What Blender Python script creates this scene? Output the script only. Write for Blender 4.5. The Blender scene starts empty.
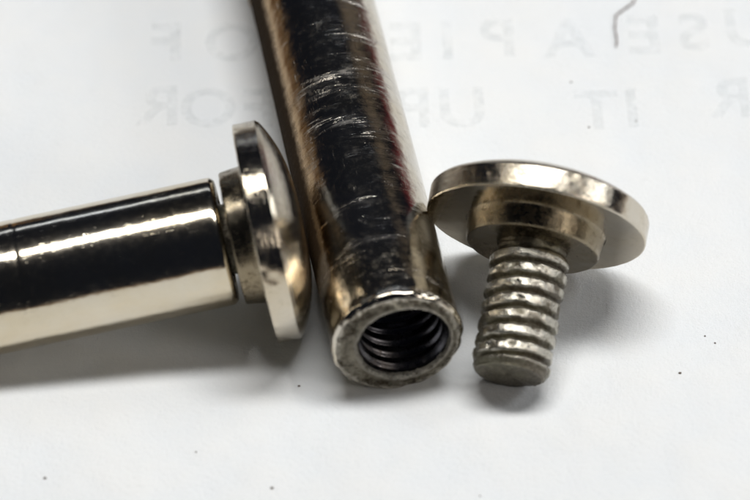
import bpy, bmesh, math, random
from mathutils import Vector, Matrix, noise

# ------------------------------------------------------------------ scene, camera, world, lamps, exposure
S = bpy.context.scene
COL = S.collection
S.unit_settings.system = 'METRIC'
S.unit_settings.scale_length = 0.01          # one Blender unit is one centimetre
P = 1.0 / 250.0                              # working unit (1/250 cm) -> Blender units
ELEV = math.radians(44.0)                    # camera elevation above the paper
K = 4200.0                                   # camera distance in working units
V = Vector((0, -math.cos(ELEV), math.sin(ELEV)))
UPV = Vector((0, math.sin(ELEV), math.cos(ELEV)))
RT = Vector((1, 0, 0))

cd = bpy.data.cameras.new('camera')
cam = bpy.data.objects.new('camera', cd); COL.objects.link(cam)
cam.location = V * K * P
cam.rotation_euler = (math.pi / 2 - ELEV, 0, 0)
cd.sensor_width = 36.0
cd.lens = 36.0 * K / 750.0
cd.clip_start = 0.5; cd.clip_end = 500
cd.dof.use_dof = True
cd.dof.focus_distance = (K - 55) * P
cd.dof.aperture_fstop = 0.62
S.camera = cam

W = bpy.data.worlds.new('World'); S.world = W; W.use_nodes = True
bg = W.node_tree.nodes['Background']
bg.inputs[0].default_value = (0.55, 0.66, 1.0, 1); bg.inputs[1].default_value = 0.015

def area(name, direction, dist, sx, sy, energy, color, roll=0.0):
    l = bpy.data.lights.new(name, 'AREA'); l.shape = 'RECTANGLE'
    l.size = sx; l.size_y = sy; l.energy = energy; l.color = color
    o = bpy.data.objects.new(name, l); COL.objects.link(o)
    d = Vector(direction).normalized()
    o.location = d * dist
    x = Vector((1, 0, 0)); x = x - d * x.dot(d)
    if x.length < 0.6: x = Vector((0, 1, 0)).cross(d) if abs(d.y) < 0.8 else Vector((0, 0, 1)).cross(d)
    x.normalize(); y = d.cross(x)
    o.rotation_euler = (Matrix((x, y, d)).transposed() @ Matrix.Rotation(roll, 3, 'Z')).to_euler()
    return o
area('ceiling_lamp', (0.08, 0.11, 0.99), 45, 34, 7.5, 20300, (1.0, 0.985, 0.965))
area('side_lamp', (0.86, 0.16, 0.50), 45, 14, 10, 4200, (0.93, 0.96, 1.0))
area('added_fill', (0.74, -0.46, 0.50), 45, 16, 12, 3600, (1.0, 0.93, 0.86))  # added unseen light, only there to lift the shadows from front right
area('window_light', (-0.10, 0.88, 0.42), 60, 30, 4, 800, (0.75, 0.84, 1.0))

S.view_settings.view_transform = 'Standard'
S.view_settings.look = 'None'
S.view_settings.exposure = 0.0
S.view_settings.gamma = 1.0
S.view_settings.use_curve_mapping = False
S.render.engine = 'CYCLES'
S.cycles.max_bounces = 10
S.cycles.glossy_bounces = 8
S.cycles.sample_clamp_indirect = 6.0
S.cycles.caustics_reflective = True
S.cycles.blur_glossy = 0.6

# ------------------------------------------------------------------ helpers
def unproj(px, py, z):
    """point at height z (working units) that the photograph shows at pixel px, py (750 wide)"""
    c = V * K
    d = -V * K + RT * (px - 375) + UPV * (250 - py)
    return c + d * ((z - c.z) / d.z)

def thing(name, label, cat, origin, zaxis, roll=0.0, group=None):
    o = bpy.data.objects.new(name, None); COL.objects.link(o)
    o.empty_display_size = 0.1
    z = Vector(zaxis).normalized()
    x = Vector((0, 0, 1)).cross(z).normalized(); y = z.cross(x)
    m = Matrix((x, y, z)).transposed() @ Matrix.Rotation(roll, 3, 'Z')
    o.matrix_world = Matrix.Translation(Vector(origin) * P) @ m.to_4x4()
    o['label'] = label; o['category'] = cat
    if group: o['group'] = group
    return o

def mesh_obj(name, verts, faces, mat, parent=None, smooth=True, kind=None, sharp=None):
    me = bpy.data.meshes.new(name)
    me.from_pydata([Vector(v) * P for v in verts], [], faces)
    me.validate(); me.update()
    bm = bmesh.new(); bm.from_mesh(me)
    bmesh.ops.recalc_face_normals(bm, faces=bm.faces)
    bm.to_mesh(me); bm.free()
    for p in me.polygons: p.use_smooth = smooth
    if sharp: me.set_sharp_from_angle(angle=math.radians(sharp))
    me.materials.append(mat)
    o = bpy.data.objects.new(name, me); COL.objects.link(o)
    if parent is not None: o.parent = parent
    if kind: o['kind'] = kind
    return o

def lathe(profile, n=144, disp=None, cap0=False, cap1=False):
    """profile [(z, r)] swept round local Z; disp(z, r, th) -> (z, r)"""
    vs, fs = [], []
    for (z, r) in profile:
        for i in range(n):
            th = 2 * math.pi * i / n
            zz, rr = (z, r) if disp is None else disp(z, r, th)
            vs.append((rr * math.cos(th), rr * math.sin(th), zz))
    for k in range(len(profile) - 1):
        for i in range(n):
            j = (i + 1) % n
            fs.append((k * n + i, k * n + j, (k + 1) * n + j, (k + 1) * n + i))
    if cap0:
        c = len(vs); vs.append((0, 0, sum(vs[i][2] for i in range(n)) / n))
        for i in range(n): fs.append((c, (i + 1) % n, i))
    if cap1:
        b = (len(profile) - 1) * n
        c = len(vs); vs.append((0, 0, sum(vs[b + i][2] for i in range(n)) / n))
        for i in range(n): fs.append((c, b + i, b + (i + 1) % n))
    return vs, fs

def seg(z0, r0, z1, r1, n):
    return [(z0 + (z1 - z0) * i / n, r0 + (r1 - r0) * i / n) for i in range(n + 1)]

def arc(cz, cr, rad, a0, a1, n=6):
    return [(cz + rad * math.cos(math.radians(a0 + (a1 - a0) * i / n)),
             cr + rad * math.sin(math.radians(a0 + (a1 - a0) * i / n))) for i in range(n + 1)]

def nz(x, y, z, s=1.0, seed=0.0):
    return noise.noise(Vector((x * s + seed, y * s - seed * 0.7, z * s + seed * 1.3)))

# ------------------------------------------------------------------ materials
class NT:
    def __init__(self, name):
        self.m = bpy.data.materials.new(name); self.m.use_nodes = True
        self.t = self.m.node_tree; self.b = self.t.nodes['Principled BSDF']
        self.co = self.add('ShaderNodeTexCoord').outputs['Object']
    def add(self, typ, **kw):
        n = self.t.nodes.new(typ)
        for k, v in kw.items():
            if hasattr(n, k): setattr(n, k, v)
            else: n.inputs[k].default_value = v
        return n
    def link(self, a, b): self.t.links.new(a, b)
    def mapped(self, scale, rot=(0, 0, 0), loc=(0, 0, 0)):
        n = self.add('ShaderNodeMapping'); n.inputs['Scale'].default_value = scale
        n.inputs['Rotation'].default_value = rot; n.inputs['Location'].default_value = loc
        self.link(self.co, n.inputs['Vector']); return n.outputs[0]
    def noise(self, scale, detail=4, rough=0.55, vec=None, dist=0.0):
        n = self.add('ShaderNodeTexNoise'); n.inputs['Scale'].default_value = scale
        n.inputs['Detail'].default_value = detail; n.inputs['Roughness'].default_value = rough
        n.inputs['Distortion'].default_value = dist
        self.link(vec if vec is not None else self.co, n.inputs['Vector']); return n.outputs['Fac']
    def ramp(self, fac, stops, interp='LINEAR'):
        n = self.add('ShaderNodeValToRGB'); cr = n.color_ramp; cr.interpolation = interp
        while len(cr.elements) > 1: cr.elements.remove(cr.elements[-1])
        for i, (p, c) in enumerate(stops):
            e = cr.elements[0] if i == 0 else cr.elements.new(p)
            e.position = p
            if isinstance(c, (int, float)): c = (c, c, c)
            e.color = (c[0], c[1], c[2], 1)
        self.link(fac, n.inputs[0]); return n.outputs[0]
    def mix(self, fac, a, b, mode='MIX'):
        n = self.add('ShaderNodeMix', data_type='RGBA', blend_type=mode)
        for sock, v in ((n.inputs[0], fac), (n.inputs[6], a), (n.inputs[7], b)):
            if hasattr(v, 'is_linked'): self.link(v, sock)
            elif isinstance(v, (int, float)): sock.default_value = v if sock is n.inputs[0] else (v, v, v, 1)
            else: sock.default_value = (*v, 1)
        return n.outputs[2]
    def math(self, op, a, b=0.0, clamp=False):
        n = self.add('ShaderNodeMath', operation=op, use_clamp=clamp)
        for i, v in enumerate((a, b)):
            if hasattr(v, 'is_linked'): self.link(v, n.inputs[i])
            else: n.inputs[i].default_value = v
        return n.outputs[0]
    def bump(self, h, strength, dist, normal=None):
        n = self.add('ShaderNodeBump'); n.inputs['Strength'].default_value = strength
        n.inputs['Distance'].default_value = dist
        self.link(h, n.inputs['Height'])
        if normal is not None: self.link(normal, n.inputs['Normal'])
        return n.outputs[0]
    def set(self, **kw):
        for k, v in kw.items():
            k = k.replace('_', ' ')
            s = self.b.inputs[k]
            if hasattr(v, 'is_linked'): self.link(v, s)
            else: s.default_value = v
        return self.m

def nickel(name, cloud=0.03, ringd=1.0, col=(0.70, 0.64, 0.53), rough=0.10, wear=0.25, grime=0.25, ring=0.0, wob=0.012, scuff=0.0, soot=(0.07, 0.05, 0.03)):
    t = NT(name)
    big = t.noise(3.0, 5, 0.6)
    fine = t.noise(34.0, 6, 0.65)
    tiny = t.noise(150.0, 3, 0.6)
    # hairline rings turned round the axis and random hairline scratches
    rings = t.noise(1.0, 5, 0.75, t.mapped((2.0, 2.0, 110.0)))
    scr1 = t.noise(1.0, 3, 0.7, t.mapped((9, 120, 14), (0.4, 0.9, 0.2)))
    scr2 = t.noise(1.0, 3, 0.7, t.mapped((120, 11, 10), (0.2, 0.5, 1.1)))
    s = t.math('ADD', t.ramp(scr1, [(0.64, 0.0), (0.76, 1.0)]), t.ramp(scr2, [(0.65, 0.0), (0.77, 1.0)]), True)
    gmask = t.math('MULTIPLY', t.ramp(fine, [(0.50, 0.0), (0.70, 1.0)]), t.ramp(big, [(0.42, 0.15), (0.62, 1.0)]))
    g = t.math('MULTIPLY', gmask, grime, True)
    c1 = t.mix(t.ramp(big, [(0.35, 0.0), (0.65, 1.0)]), col, (col[0] * 0.95, col[1] * 0.89, col[2] * 0.78))
    c2 = t.mix(g, c1, soot)
    rgh = t.math('ADD', t.math('MULTIPLY', s, wear * 0.5), rough)
    rgh = t.math('ADD', rgh, t.math('MULTIPLY', g, 0.45))
    rgh = t.math('ADD', rgh, t.math('MULTIPLY', t.ramp(fine, [(0.4, 0.0), (0.7, 1.0)]), cloud), True)
    h = t.math('MULTIPLY', t.noise(9.0, 2, 0.5), 1.0)
    n1 = t.bump(h, 1.0, wob * 0.25)
    h2 = t.math('ADD', t.math('MULTIPLY', s, -wear), t.math('MULTIPLY', rings, ring))
    h2 = t.math('ADD', h2, t.math('MULTIPLY', gmask, grime * -0.5))
    h2 = t.math('ADD', h2, t.math('MULTIPLY', tiny, 0.05 + 0.25 * grime))
    n2 = t.bump(h2, 1.0, 0.0012, n1)
    extra = {}
    if scuff > 0:
        # broad rubbed bands that lie across the barrel
        sb = t.noise(1.0, 7, 0.72, t.mapped((3.2, 3.2, 17.0)), 0.5)
        patch = t.noise(1.0, 3, 0.6, t.mapped((4.0, 4.0, 6.0), loc=(3.1, 0.4, 7.7)))
        m = t.math('MULTIPLY', t.ramp(sb, [(0.46, 0.0), (0.66, 1.0)]), t.ramp(patch, [(0.44, 0.0), (0.64, 1.0)]))
        m = t.math('MULTIPLY', m, scuff, True)
        arcs = t.ramp(t.noise(1.0, 5, 0.8, t.mapped((4.0, 4.0, 75.0))), [(0.55, 0.0), (0.68, 1.0)])
        m2 = t.math('MULTIPLY', arcs, t.math('ADD', m, 0.04), True)
        rgh = t.math('ADD', rgh, t.math('MULTIPLY', m, 0.22), True)
        n2 = t.bump(m2, 1.0, 0.0014, n2)
        c2 = t.mix(t.math('MULTIPLY', m, 0.25), c2, (0.70, 0.71, 0.76))
        # gold and dark reflections painted into the colour along one barrel flank
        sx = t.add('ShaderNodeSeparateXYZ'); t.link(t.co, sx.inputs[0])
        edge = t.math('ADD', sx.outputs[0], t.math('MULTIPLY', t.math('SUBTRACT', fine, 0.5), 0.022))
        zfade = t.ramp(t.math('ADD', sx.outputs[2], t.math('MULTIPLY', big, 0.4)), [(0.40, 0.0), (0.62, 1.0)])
        c2 = t.mix(t.math('MULTIPLY', zfade, t.ramp(edge, [(0.176, 0.0), (0.194, 0.9)])), c2, (0.30, 0.19, 0.085))  # gold reflection stripe tinted into the metal
        dark_refl = t.ramp(edge, [(0.210, 0.0), (0.228, 0.96)])
        dark_refl = t.math('MULTIPLY', dark_refl, zfade)
        extra = dict(Metallic=t.math('SUBTRACT', 1.0, dark_refl), Specular_IOR_Level=0.0)
        c2 = t.mix(dark_refl, c2, (0.022, 0.015, 0.010))  # dark reflection painted at the outermost edge
        rgh = t.math('ADD', rgh, t.math('MULTIPLY', dark_refl, 0.12), True)
    kw = dict(Base_Color=c2, Metallic=1.0, Roughness=rgh, Normal=n2); kw.update(extra)
    return t.set(**kw)

M_BARREL = nickel('nickel_bright', col=(0.68, 0.63, 0.53), rough=0.115, wear=0.16, grime=0.07, ring=0.14, wob=0.008)
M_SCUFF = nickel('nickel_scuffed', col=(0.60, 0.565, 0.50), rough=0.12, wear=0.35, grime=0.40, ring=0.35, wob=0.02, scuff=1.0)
M_HEAD = nickel('nickel_turned', col=(0.62, 0.57, 0.485), rough=0.10, wear=0.15, grime=0.25, ring=1.9, wob=0.010)
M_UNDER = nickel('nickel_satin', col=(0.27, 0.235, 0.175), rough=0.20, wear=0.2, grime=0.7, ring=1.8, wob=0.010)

def end_mat():
    t = NT('filed_pitted_end')
    big = t.noise(8.0, 5, 0.65); pit = t.noise(38.0, 5, 0.7); fine = t.noise(120.0, 4, 0.7)
    m = t.ramp(t.math('ADD', t.math('MULTIPLY', big, 0.55), t.math('MULTIPLY', pit, 0.45)), [(0.42, 0.0), (0.58, 1.0)])
    c = t.mix(m, (0.07, 0.055, 0.035), (0.40, 0.365, 0.29))
    # edges rubbed bright: the lip of the off-centre bore and the outer corner
    sx = t.add('ShaderNodeSeparateXYZ'); t.link(t.co, sx.inputs[0])
    def rad(dx):
        x = t.math('ADD', sx.outputs[0], dx)
        return t.math('SQRT', t.math('ADD', t.math('MULTIPLY', x, x), t.math('MULTIPLY', sx.outputs[1], sx.outputs[1])))
    jit = t.math('ADD', t.math('MULTIPLY', t.math('SUBTRACT', pit, 0.5), 0.035), t.math('MULTIPLY', t.math('SUBTRACT', big, 0.5), 0.05))
    lip = t.ramp(t.math('ADD', rad(0.022), jit), [(0.188, 1.0), (0.200, 0.0)])
    rim = t.ramp(t.math('ADD', rad(0.0), jit), [(0.226, 0.0), (0.238, 1.0)])
    worn = t.math('ADD', lip, rim, True)
    c = t.mix(t.math('MULTIPLY', worn, t.ramp(pit, [(0.35, 0.25), (0.6, 1.0)])), c, (0.60, 0.56, 0.48))
    h = t.math('ADD', t.math('MULTIPLY', pit, 1.0), t.math('MULTIPLY', fine, 0.5))
    return t.set(Base_Color=c, Metallic=0.92, Roughness=t.math('ADD', 0.22, t.math('MULTIPLY', pit, 0.25)), Normal=t.bump(h, 1.0, 0.04))
M_END = end_mat()
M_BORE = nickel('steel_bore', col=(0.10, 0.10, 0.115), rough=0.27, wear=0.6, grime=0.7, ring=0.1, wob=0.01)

def thread_mat():
    t = NT('worn_thread_steel')
    big = t.noise(4.5, 4, 0.6); fine = t.noise(26.0, 6, 0.7); tiny = t.noise(120.0, 3, 0.6)
    at = t.add('ShaderNodeAttribute', attribute_name='crest').outputs['Fac']       # 1 where the crest is rubbed bright
    k = t.math('ADD', at, t.math('MULTIPLY', t.math('SUBTRACT', fine, 0.5), 1.0))
    k = t.math('ADD', k, t.math('MULTIPLY', t.math('SUBTRACT', big, 0.5), 1.2))
    crest = t.ramp(k, [(0.52, 0.0), (0.88, 1.0)])
    crust = t.mix(t.ramp(big, [(0.42, 0.0), (0.58, 1.0)]), (0.09, 0.075, 0.055), (0.13, 0.12, 0.08))
    crust = t.mix(t.ramp(tiny, [(0.42, 0.0), (0.68, 0.45)]), crust, (0.38, 0.35, 0.28))
    c = t.mix(crest, crust, (0.52, 0.49, 0.42))
    met = t.math('ADD', 0.75, t.math('MULTIPLY', crest, 0.25))
    r = t.math('SUBTRACT', 0.40, t.math('MULTIPLY', crest, 0.29))
    h = t.math('ADD', t.math('MULTIPLY', fine, 0.8), t.math('MULTIPLY', tiny, 0.3))
    return t.set(Base_Color=c, Metallic=met, Roughness=r, Normal=t.bump(h, 1.0, 0.006))
M_THREAD = thread_mat()

def paper_mat():
    t = NT('white_paper')
    mott = t.noise(2.6, 5, 0.6); fib = t.noise(46.0, 5, 0.7); fine = t.noise(150.0, 3, 0.7)
    c = t.mix(t.ramp(mott, [(0.35, 0.0), (0.65, 1.0)]), (0.79, 0.82, 0.84), (0.82, 0.835, 0.835))
    spot = t.ramp(t.noise(15.0, 4, 0.6), [(0.62, 0.0), (0.75, 1.0)])
    c = t.mix(t.math('MULTIPLY', spot, 0.18), c, (0.68, 0.70, 0.70))
    h = t.math('ADD', t.math('MULTIPLY', fib, 0.7), t.math('MULTIPLY', fine, 0.35))
    n = t.bump(h, 0.9, 0.007, t.bump(t.noise(1.3, 3, 0.5), 1.0, 0.05))
    return t.set(Base_Color=c, Roughness=0.75, Normal=n, Specular_IOR_Level=0.25)
M_PAPER = paper_mat()

def ghost_mat():
    t = NT('show_through_print')
    t.set(Base_Color=(0.62, 0.66, 0.67, 1), Roughness=0.8)
    tr = t.add('ShaderNodeBsdfTransparent'); mx = t.add('ShaderNodeMixShader')
    f = t.ramp(t.noise(11.0, 5, 0.7), [(0.36, 0.01), (0.66, 0.21)])
    t.link(f, mx.inputs[0]); t.link(tr.outputs[0], mx.inputs[1]); t.link(t.b.outputs[0], mx.inputs[2])
    out = [n for n in t.t.nodes if n.type == 'OUTPUT_MATERIAL'][0]
    t.link(mx.outputs[0], out.inputs['Surface'])
    return t.m
M_PRINT = ghost_mat()

def plain(name, col, rough=0.6, bump=0.002):
    t = NT(name)
    f = t.noise(30.0, 4, 0.6)
    c = t.mix(f, tuple(x * 0.75 for x in col), tuple(min(1, x * 1.2) for x in col))
    return t.set(Base_Color=c, Roughness=rough, Normal=t.bump(f, 0.6, bump))
M_GRIT = plain('dark_grit', (0.12, 0.09, 0.07), 0.7)
M_FIBRE = plain('grey_brown_fibre', (0.22, 0.18, 0.17), 0.6)
M_HAIR = plain('pale_fibre', (0.55, 0.42, 0.30), 0.6)
M_RED = plain('red_card', (0.24, 0.010, 0.022), 0.5)

def wood_mat():
    t = NT('brown_wood')
    g = t.noise(1.0, 6, 0.65, t.mapped((0.25, 4.0, 1.0)), 0.6)
    c = t.ramp(g, [(0.3, (0.16, 0.085, 0.03)), (0.7, (0.33, 0.20, 0.085))])
    return t.set(Base_Color=c, Roughness=0.45, Normal=t.bump(g, 0.3, 0.01))
M_WOOD = wood_mat()

# ------------------------------------------------------------------ the setting: table top and sheet of paper
def grid_sheet(x0, x1, y0, y1, nx, ny, ztop, thick):
    vs, fs = [], []
    for j in range(ny + 1):
        for i in range(nx + 1):
            x = x0 + (x1 - x0) * i / nx; y = y0 + (y1 - y0) * j / ny
            vs.append((x, y, ztop))
    m = len(vs)
    vs += [(v[0], v[1], v[2] - thick) for v in vs[:m]]
    a = lambda i, j: j * (nx + 1) + i
    for j in range(ny):
        for i in range(nx):
            fs.append((a(i, j), a(i + 1, j), a(i + 1, j + 1), a(i, j + 1)))
            fs.append((m + a(i, j), m + a(i, j + 1), m + a(i + 1, j + 1), m + a(i + 1, j)))
    for i in range(nx):
        fs.append((a(i, 0), m + a(i, 0), m + a(i + 1, 0), a(i + 1, 0)))
        fs.append((a(i, ny), a(i + 1, ny), m + a(i + 1, ny), m + a(i, ny)))
    for j in range(ny):
        fs.append((a(0, j), a(0, j + 1), m + a(0, j + 1), m + a(0, j)))
        fs.append((a(nx, j), m + a(nx, j), m + a(nx, j + 1), a(nx, j + 1)))
    return vs, fs
vs, fs = grid_sheet(-9000, 9000, -6000, 9000, 1, 1, -4.0, 500)
mesh_obj('table_top', vs, fs, M_WOOD, smooth=False, kind='structure')
vs, fs = grid_sheet(-2300, 2300, -1800, 2300, 8, 8, 0.0, 2.5)
paper = mesh_obj('paper', vs, fs, M_PAPER, smooth=False, kind='structure')

# lettering that shows through from the back of the sheet (mirrored)
def lettering(rows):
    vs, fs = [], []
    for ch, px, py, hgt in rows:
        cu = bpy.data.curves.new('glyph', 'FONT'); cu.body = ch; cu.offset = 0.022
        o = bpy.data.objects.new('glyph', cu); COL.objects.link(o)
        dg = bpy.context.evaluated_depsgraph_get()
        me = bpy.data.meshes.new_from_object(o.evaluated_get(dg))
        xs = [v.co.x for v in me.vertices]; ys = [v.co.y for v in me.vertices]
        cx, cy = (min(xs) + max(xs)) / 2, (min(ys) + max(ys)) / 2
        k = hgt / (max(ys) - min(ys))
        base = unproj(px, py, 0.0)
        n0 = len(vs)
        ca, sa = math.cos(0.03), math.sin(0.03)
        for v in me.vertices:
            x, y = -(v.co.x - cx) * k * 1.28, (v.co.y - cy) * k / math.sin(ELEV)
            vs.append((base.x + x * ca - y * sa, base.y + x * sa + y * ca, 0.8))
        for p in me.polygons: fs.append(tuple(n0 + i for i in p.vertices))
        bpy.data.objects.remove(o); bpy.data.meshes.remove(me); bpy.data.curves.remove(cu)
    return vs, fs
H1 = 42
rows = [('U', 748, 28, H1), ('S', 693, 32, H1), ('E', 643, 35, H1), ('A', 568, 38, H1), ('P', 497, 38, H1),
        ('I', 447, 40, H1), ('E', 405, 42, H1), ('C', 352, 42, H1), ('E', 300, 42, H1), ('O', 232, 42, H1), ('F', 166, 42, H1),
        ('R', 728, 98, H1), ('I', 632, 108, H1), ('T', 597, 110, H1), ('U', 462, 108, H1), ('P', 412, 108, H1),
        ('F', 258, 108, H1), ('O', 208, 108, H1), ('R', 156, 106, H1)]
vs, fs = lettering(rows)
mesh_obj('lettering', vs, fs, M_PRINT, paper, smooth=False)

# ------------------------------------------------------------------ screws and posts
PITCH = 16.0
R_HEAD, R_BAR, R_THR = 108.0, 63.0, 38.8

def thread_shape(f, flat=0.36):
    """0 in the root, 1 on the worn crest"""
    f = f % 1.0
    d = abs(f - 0.5) * 2.0               # 0 in mid-crest, 1 in root
    x = min(1.0, max(0.0, (1.0 - d) / (1.0 - flat)))
    return math.sin(min(1.0, x) * math.pi / 2) ** 1.15

def build_screw(t, seed):
    # domed head with a flat turned rim
    dome_h, rim = 24.0, 24.0
    prof = []
    nd = 26
    for i in range(1, nd + 1):
        r = (R_HEAD - 2.5) * i / nd
        prof.append((-rim - dome_h * (1 - (r / R_HEAD) ** 3.0), r))
    prof += arc(-rim + 2.2, R_HEAD - 2.2, 2.2, 180, 90, 5)[1:]
    prof += seg(-rim + 3.2, R_HEAD, -2.4, R_HEAD, 6)
    prof += arc(-1.8, R_HEAD - 1.8, 1.8, 90, 0, 4)[1:]
    prof += seg(0.0, R_HEAD - 3.0, 0.8, 69.0, 10)
    def dh(z, r, th):
        c, s = math.cos(th) * r, math.sin(th) * r
        a = 0.35 * nz(c, s, z, 0.05, seed) + 0.22 * nz(c, s, z, 0.22, seed)
        edge = max(0.0, 1 - abs(r - R_HEAD) / 3.0)
        nick = max(0.0, nz(c, s, z, 0.10, seed + 9) - 0.25) * 1.6 * edge
        return z + a * 0.6, r - nick + a * 0.5
    v, f = lathe(prof, 200, dh, cap0=True)
    mesh_obj('head', v, f, M_HEAD, t, sharp=40)
    # stepped shoulder below the head
    prof = [(0.0, 70.5)] + arc(3.0, 70.5, 3.0, 180, 270, 4) + seg(3.2, 67.4, 20.5, 65.2, 8)
    prof += arc(20.3, 63.0, 2.2, 90, 0, 4)[1:] + seg(22.5, 62.5, 23.0, 34.0, 6)
    def ds(z, r, th):
        c, s = math.cos(th) * r, math.sin(th) * r
        a = 0.5 * nz(c, s, z, 0.08, seed + 3)
        return z + a * 0.6, r + a
    v, f = lathe(prof, 160, ds)
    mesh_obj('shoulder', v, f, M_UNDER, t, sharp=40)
    # threaded shank, one real helix with worn crests
    z0, z1 = 20.0, 153.0
    nrow = 230
    prof = [(z0 + (z1 - 2.0 - z0) * i / nrow, R_THR) for i in range(nrow + 1)]
    prof += [(z1 - 0.9, R_THR - 0.4), (z1 - 0.2, R_THR - 1.6), (z1, R_THR - 4.0), (z1 + 0.1, 30.0), (z1 - 0.2, 24.0), (z1 + 0.2, 16.0), (z1, 8.0)]
    def dt(z, r, th):
        c, s = math.cos(th), math.sin(th)
        w = nz(c * 40, s * 40, z, 0.055, seed + 5)
        w2 = nz(c * 40, s * 40, z, 0.25, seed + 7)
        if r < R_THR - 0.01 and z > z1 - 1.0:
            base = 35.0 if r > 34 else r
            base = min(r, 34.0)
            return z + 1.1 * w + 0.5 * w2 - 1.6 * max(0, nz(c * r, s * r, 0, 0.06, seed + 2)), base + 0.4 * w2
        wob = 0.12 * w + 0.05 * w2
        t_ = thread_shape(z / PITCH - th / (2 * math.pi) + wob)
        depth = 6.6 + 1.4 * w
        fade = min(1.0, max(0.0, (z - (z0 + 6)) / 10.0))
        rr = R_THR - depth * (1 - t_) * (0.25 + 0.75 * fade) - (1 - fade) * 4.0
        rr += 0.45 * w2 - max(0.0, w - 0.05) * 4.0 * t_ - max(0.0, nz(c * 40, s * 40, z, 0.12, seed + 31) - 0.2) * 3.0 * t_
        cham = max(0.0, (z - (z1 - 8.0)) / 8.0)
        rr = min(rr, R_THR - 5.0 * cham + 0.4 * w2)
        return z, rr
    v, f = lathe(prof, 144, dt, cap1=True)
    o = mesh_obj('threaded_shank', v, f, M_THREAD, t)
    at = o.data.attributes.new('crest', 'FLOAT', 'POINT')
    for i, q in enumerate(v):
        rr = math.hypot(q[0], q[1])
        at.data[i].value = 0.15 if q[2] > z1 - 3 else max(0.0, min(1.0, (rr - (R_THR - 3.6)) / 3.6))

def build_post(t, length, mat, seed, rough_end, head):
    rb = 44.5
    e = 1.0 if rough_end else 0.0
    # outer sleeve and rounded end
    prof = []
    zs = [length - (length - 9.0) * (i / 150.0) for i in range(151)]
    prof += [(z, R_BAR) for z in zs]
    prof += [(7.5, R_BAR), (6.2, R_BAR - 0.1), (4.8, R_BAR - 0.4), (3.4, R_BAR - 1.0), (2.2, R_BAR - 1.9), (1.2, R_BAR - 3.1)]
    def db(z, r, th):
        c, s = math.cos(th), math.sin(th)
        a = 0.10 * nz(c * 63, s * 63, z, 0.02, seed)
        near = math.exp(-z / 26.0) * e
        flare = 1.6 * e * math.exp(-((z - 5.0) / 5.0) ** 2)
        dent = near * (2.3 * nz(c * 63, s * 63, z, 0.07, seed + 1) + 0.7 * nz(c * 63, s * 63, z, 0.2, seed + 4))
        # a shallow turned line round the sleeve
        groove = -0.35 * math.exp(-((z - 198.0) / 1.6) ** 2) * (1 - e)
        return z, r + a + flare + dent + groove
    v, f = lathe(prof, 180, db, cap0=not head)
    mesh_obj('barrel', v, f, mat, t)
    # annular end face round the bore
    prof = [(1.2, R_BAR - 3.1), (0.6, R_BAR - 4.2), (0.15, R_BAR - 5.8), (0, R_BAR - 8)] + seg(0, R_BAR - 9.5, 0, rb + 3.5, 8)
    prof += [(0.1, rb + 2.2), (0.5, rb + 1.0), (1.4, rb + 0.3), (3.0, rb), (5.0, rb - 0.2)]
    def de(z, r, th):
        c, s = math.cos(th), math.sin(th)
        flare = 1.6 * e * math.exp(-((z - 5.0) / 5.0) ** 2) * max(0, min(1, (r - rb) / 12))
        outer = max(0.0, (r - rb) / (R_BAR - rb))
        near = math.exp(-max(z, 0) / 26.0) * e
        dent = near * outer * (2.3 * nz(c * 63, s * 63, z, 0.07, seed + 1) + 0.7 * nz(c * 63, s * 63, z, 0.2, seed + 4))
        bur = e * (1.9 * nz(c * r, s * r, 0, 0.05, seed + 6) + 0.9 * nz(c * r, s * r, 0, 0.17, seed + 8)) * math.sin(math.pi * min(1, outer * 1.02)) 
        lip = e * 1.2 * math.exp(-((r - rb - 2.5) / 1.8) ** 2)
        inner = e * 1.0 * nz(c * r, s * r, 0, 0.13, seed + 12) * (1 - outer)
        return z + bur - lip, r + flare + dent + inner
    v, f = lathe(prof, 180, de)
    v = [(x - 6.0 * e * max(0.0, min(1.0, 1 - (math.hypot(x, y) - rb) / (R_BAR - rb - 5))), y, z) for x, y, z in v]
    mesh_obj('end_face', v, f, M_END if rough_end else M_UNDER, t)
    # threaded bore
    n = 150
    prof = [(4.0 + 130.0 * i / n, rb) for i in range(n + 1)]
    def dbo(z, r, th):
        t_ = thread_shape(z / PITCH - th / (2 * math.pi) + 0.3)
        fade = min(1.0, max(0.0, (z - 4.5) / 8.0))
        return z, rb - 0.3 - 5.0 * t_ * fade
    v, f = lathe(prof, 128, dbo, cap1=True)
    v = [(x - 6.0 * e, y, z) for x, y, z in v]
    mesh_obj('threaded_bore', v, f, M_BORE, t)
    if head:
        prof = [(length - 1, R_BAR - 4), (length, R_HEAD - 2), (length + 2, R_HEAD), (length + 23, R_HEAD), (length + 25, R_HEAD - 2)]
        prof += [(length + 25 + 21 * (1 - (r / R_HEAD) ** 2), r) for r in (90, 70, 50, 30, 10)]
        v, f = lathe(prof, 128, None, cap1=True)
        mesh_obj('head', v, f, M_HEAD, t, sharp=40)

# --- left pair: axis lies almost square to the view, lifted at the screw-head end
a12 = math.radians(12.0)
a_left = (RT * math.cos(a12) + UPV * math.sin(a12)).normalized()
tilt = math.asin(a_left.z)
ctr = unproj(255, 234, R_HEAD * math.cos(tilt) - 0.1)
scr_l = thing('screw', 'screw with a domed nickel head seen edge-on, nearly screwed into the lying barrel',
              'screw', ctr, -a_left, 0.6)
build_screw(scr_l, 3.1)
bar0 = ctr - a_left * 28.0
post_l = thing('threaded_post', 'smooth shiny nickel barrel lying sideways with a screw head at its end',
               'metal post', bar0, -a_left, 0.3)
build_post(post_l, 272, M_BARREL, 5.0, False, False)

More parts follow.
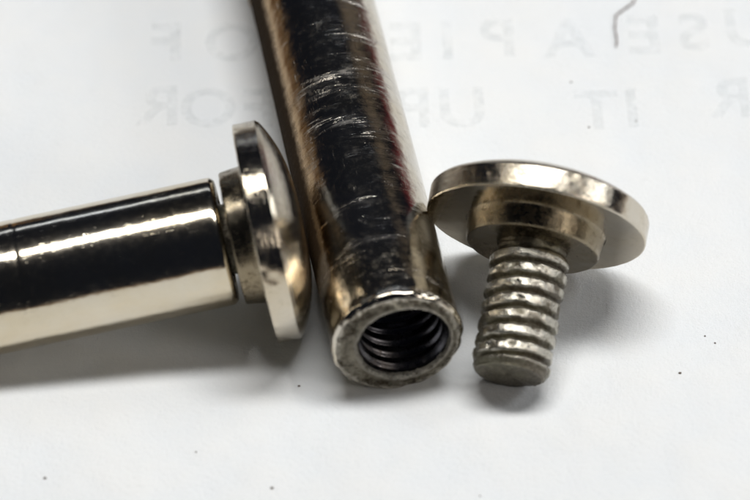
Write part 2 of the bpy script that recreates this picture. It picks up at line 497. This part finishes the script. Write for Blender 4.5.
# --- middle post pointing at the camera, open end in front
tm = math.radians(0.3)
sy = 0.172
b = Vector((-sy * math.cos(tm), math.sqrt(1 - sy * sy) * math.cos(tm), math.sin(tm)))
c0 = unproj(398, 344, R_BAR * math.cos(tm) + 1.8)
post_m = thing('threaded_post', 'scuffed nickel barrel with its open threaded end facing forward, between the two screw heads',
               'metal post', c0, b, 0.0)
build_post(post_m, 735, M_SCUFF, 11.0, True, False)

# --- loose screw, resting on its rim and the tip of its shank
th = math.atan(0.478)
sp = 0.20
d = Vector((-sp * math.cos(th), -math.sqrt(1 - sp * sp) * math.cos(th), -math.sin(th)))
cs = unproj(536, 228, R_HEAD * math.cos(th) - 0.5)
scr_r = thing('screw', 'loose screw with round head tipped up on the paper, its worn threaded shank bare',
              'screw', cs, d, 2.2)
build_screw(scr_r, 17.7)

# ------------------------------------------------------------------ small things lying on the paper
def tube_path(name, pts, rad, mat, label, cat, group=None):
    vs, fs = [], []; n = 8
    for i, p in enumerate(pts):
        q = pts[min(i + 1, len(pts) - 1)] - pts[max(i - 1, 0)]
        q.normalize(); s = q.cross(Vector((0, 0, 1))).normalized(); w = s.cross(q)
        rr = rad * (0.45 if i in (0, len(pts) - 1) else 1.0) * (1 + 0.25 * math.sin(i * 1.7))
        for k in range(n):
            a = 2 * math.pi * k / n
            vs.append(tuple(p + s * math.cos(a) * rr + w * math.sin(a) * rr))
    for i in range(len(pts) - 1):
        for k in range(n):
            j = (k + 1) % n
            fs.append((i * n + k, i * n + j, (i + 1) * n + j, (i + 1) * n + k))
    fs.append(tuple(range(n))); fs.append(tuple(reversed(range((len(pts) - 1) * n, len(pts) * n))))
    o = mesh_obj(name, vs, fs, mat)
    o['label'] = label; o['category'] = cat
    if group: o['group'] = group
    return o

def path(pix, z, steps=5):
    pts = []
    for i in range(len(pix) - 1):
        for k in range(steps):
            f = k / steps
            pts.append(unproj(pix[i][0] * (1 - f) + pix[i + 1][0] * f, pix[i][1] * (1 - f) + pix[i + 1][1] * f, z))
    pts.append(unproj(pix[-1][0], pix[-1][1], z))
    return pts
tube_path('fibre', path([(637, -6), (633, 3), (624, 9), (616, 15), (615, 28), (617, 40), (616, 47)], 1.5), 1.0, M_FIBRE,
          'thin dark crooked fibre lying on the white paper at the upper right', 'fibre')
tube_path('fibre', path([(247, -8), (250, 4), (256, 13), (262, 18)], 3.0), 0.9, M_HAIR,
          'fine pale hair beside the upper left edge of the scuffed barrel', 'fibre')

random.seed(4)
def speck(px, py, r, label):
    c = unproj(px, py, r * 0.4)
    bm = bmesh.new(); bmesh.ops.create_icosphere(bm, subdivisions=2, radius=1.0)
    sx, sy_, sz = r * random.uniform(.8, 1.4), r * random.uniform(.8, 1.2), r * .6
    vs = []
    for v in bm.verts:
        k = 1 + 0.35 * nz(v.co.x + px, v.co.y, v.co.z, 1.5)
        vs.append((c.x + v.co.x * sx * k, c.y + v.co.y * sy_ * k, c.z + v.co.z * sz * k))
    fs = [tuple(v.index for v in f.verts) for f in bm.faces]; bm.free()
    o = mesh_obj('grit_speck', vs, fs, M_GRIT)
    o['label'] = label; o['category'] = 'speck'; o['group'] = 'dark specks of grit on the paper'
speck(272, 488, 1.6, 'dark speck of grit on the paper, lowest one left of centre')
speck(45, 478, 1.5, 'dark speck of grit near the bottom left corner of the paper')
speck(196, 452, 1.0, 'tiny dark speck of grit below the shadow of the smooth barrel')
speck(571, 82, 0.9, 'dark speck of grit under the mirrored letter A')
speck(589, 127, 1.0, 'dark speck of grit at the foot of the mirrored letter T')
speck(636, 121, 0.9, 'dark speck of grit beside the foot of the mirrored letter I')
speck(715, 343, 1.1, 'dark speck of grit at the right of the loose screw, larger of the close pair')
speck(705, 336, 0.9, 'small brown speck of grit at the right, just above its larger neighbour')
speck(680, 373, 1.2, 'dark speck of grit below right of the loose screw head, alone')
speck(299, 386, 1.2, 'dark speck of grit at the left of the filed barrel end')
speck(480, 496, 0.8, 'tiny dark speck of grit at the bottom edge below the loose screw')

# things standing on the table behind the frame, seen only mirrored in the nickel
def block(name, cx, cy, w, dpt, h, ang, mat, label, cat):
    bm = bmesh.new(); bmesh.ops.create_cube(bm, size=1.0)
    for v in bm.verts: v.co = Vector((v.co.x * w, v.co.y * dpt, v.co.z * h))
    bmesh.ops.bevel(bm, geom=list(bm.edges), offset=8, segments=2, affect='EDGES')
    m = Matrix.Rotation(ang, 3, 'Z')
    vs = [tuple(m @ v.co + Vector((cx, cy, h / 2 + 0.5))) for v in bm.verts]
    fs = [tuple(v.index for v in f.verts) for f in bm.faces]; bm.free()
    o = mesh_obj(name, vs, fs, mat, smooth=False); o['label'] = label; o['category'] = cat
block('card_box', 1450, 1750, 800, 300, 480, math.radians(-42), M_RED,
      'red cardboard box standing behind on the right, mirrored as a stripe in the scuffed barrel', 'box')
block('wooden_block', -1500, 1650, 1500, 300, 420, math.radians(44), M_WOOD,
      'brown wooden block standing behind on the left, mirrored as a golden stripe', 'block')
M_CARTON = plain('grey_brown_card', (0.30, 0.25, 0.20), 0.7)
block('carton', 900, 2250, 520, 300, 1500, math.radians(-22), M_CARTON,
      'tall grey brown carton standing behind, mirrored as a dull band in the scuffed barrel', 'box')
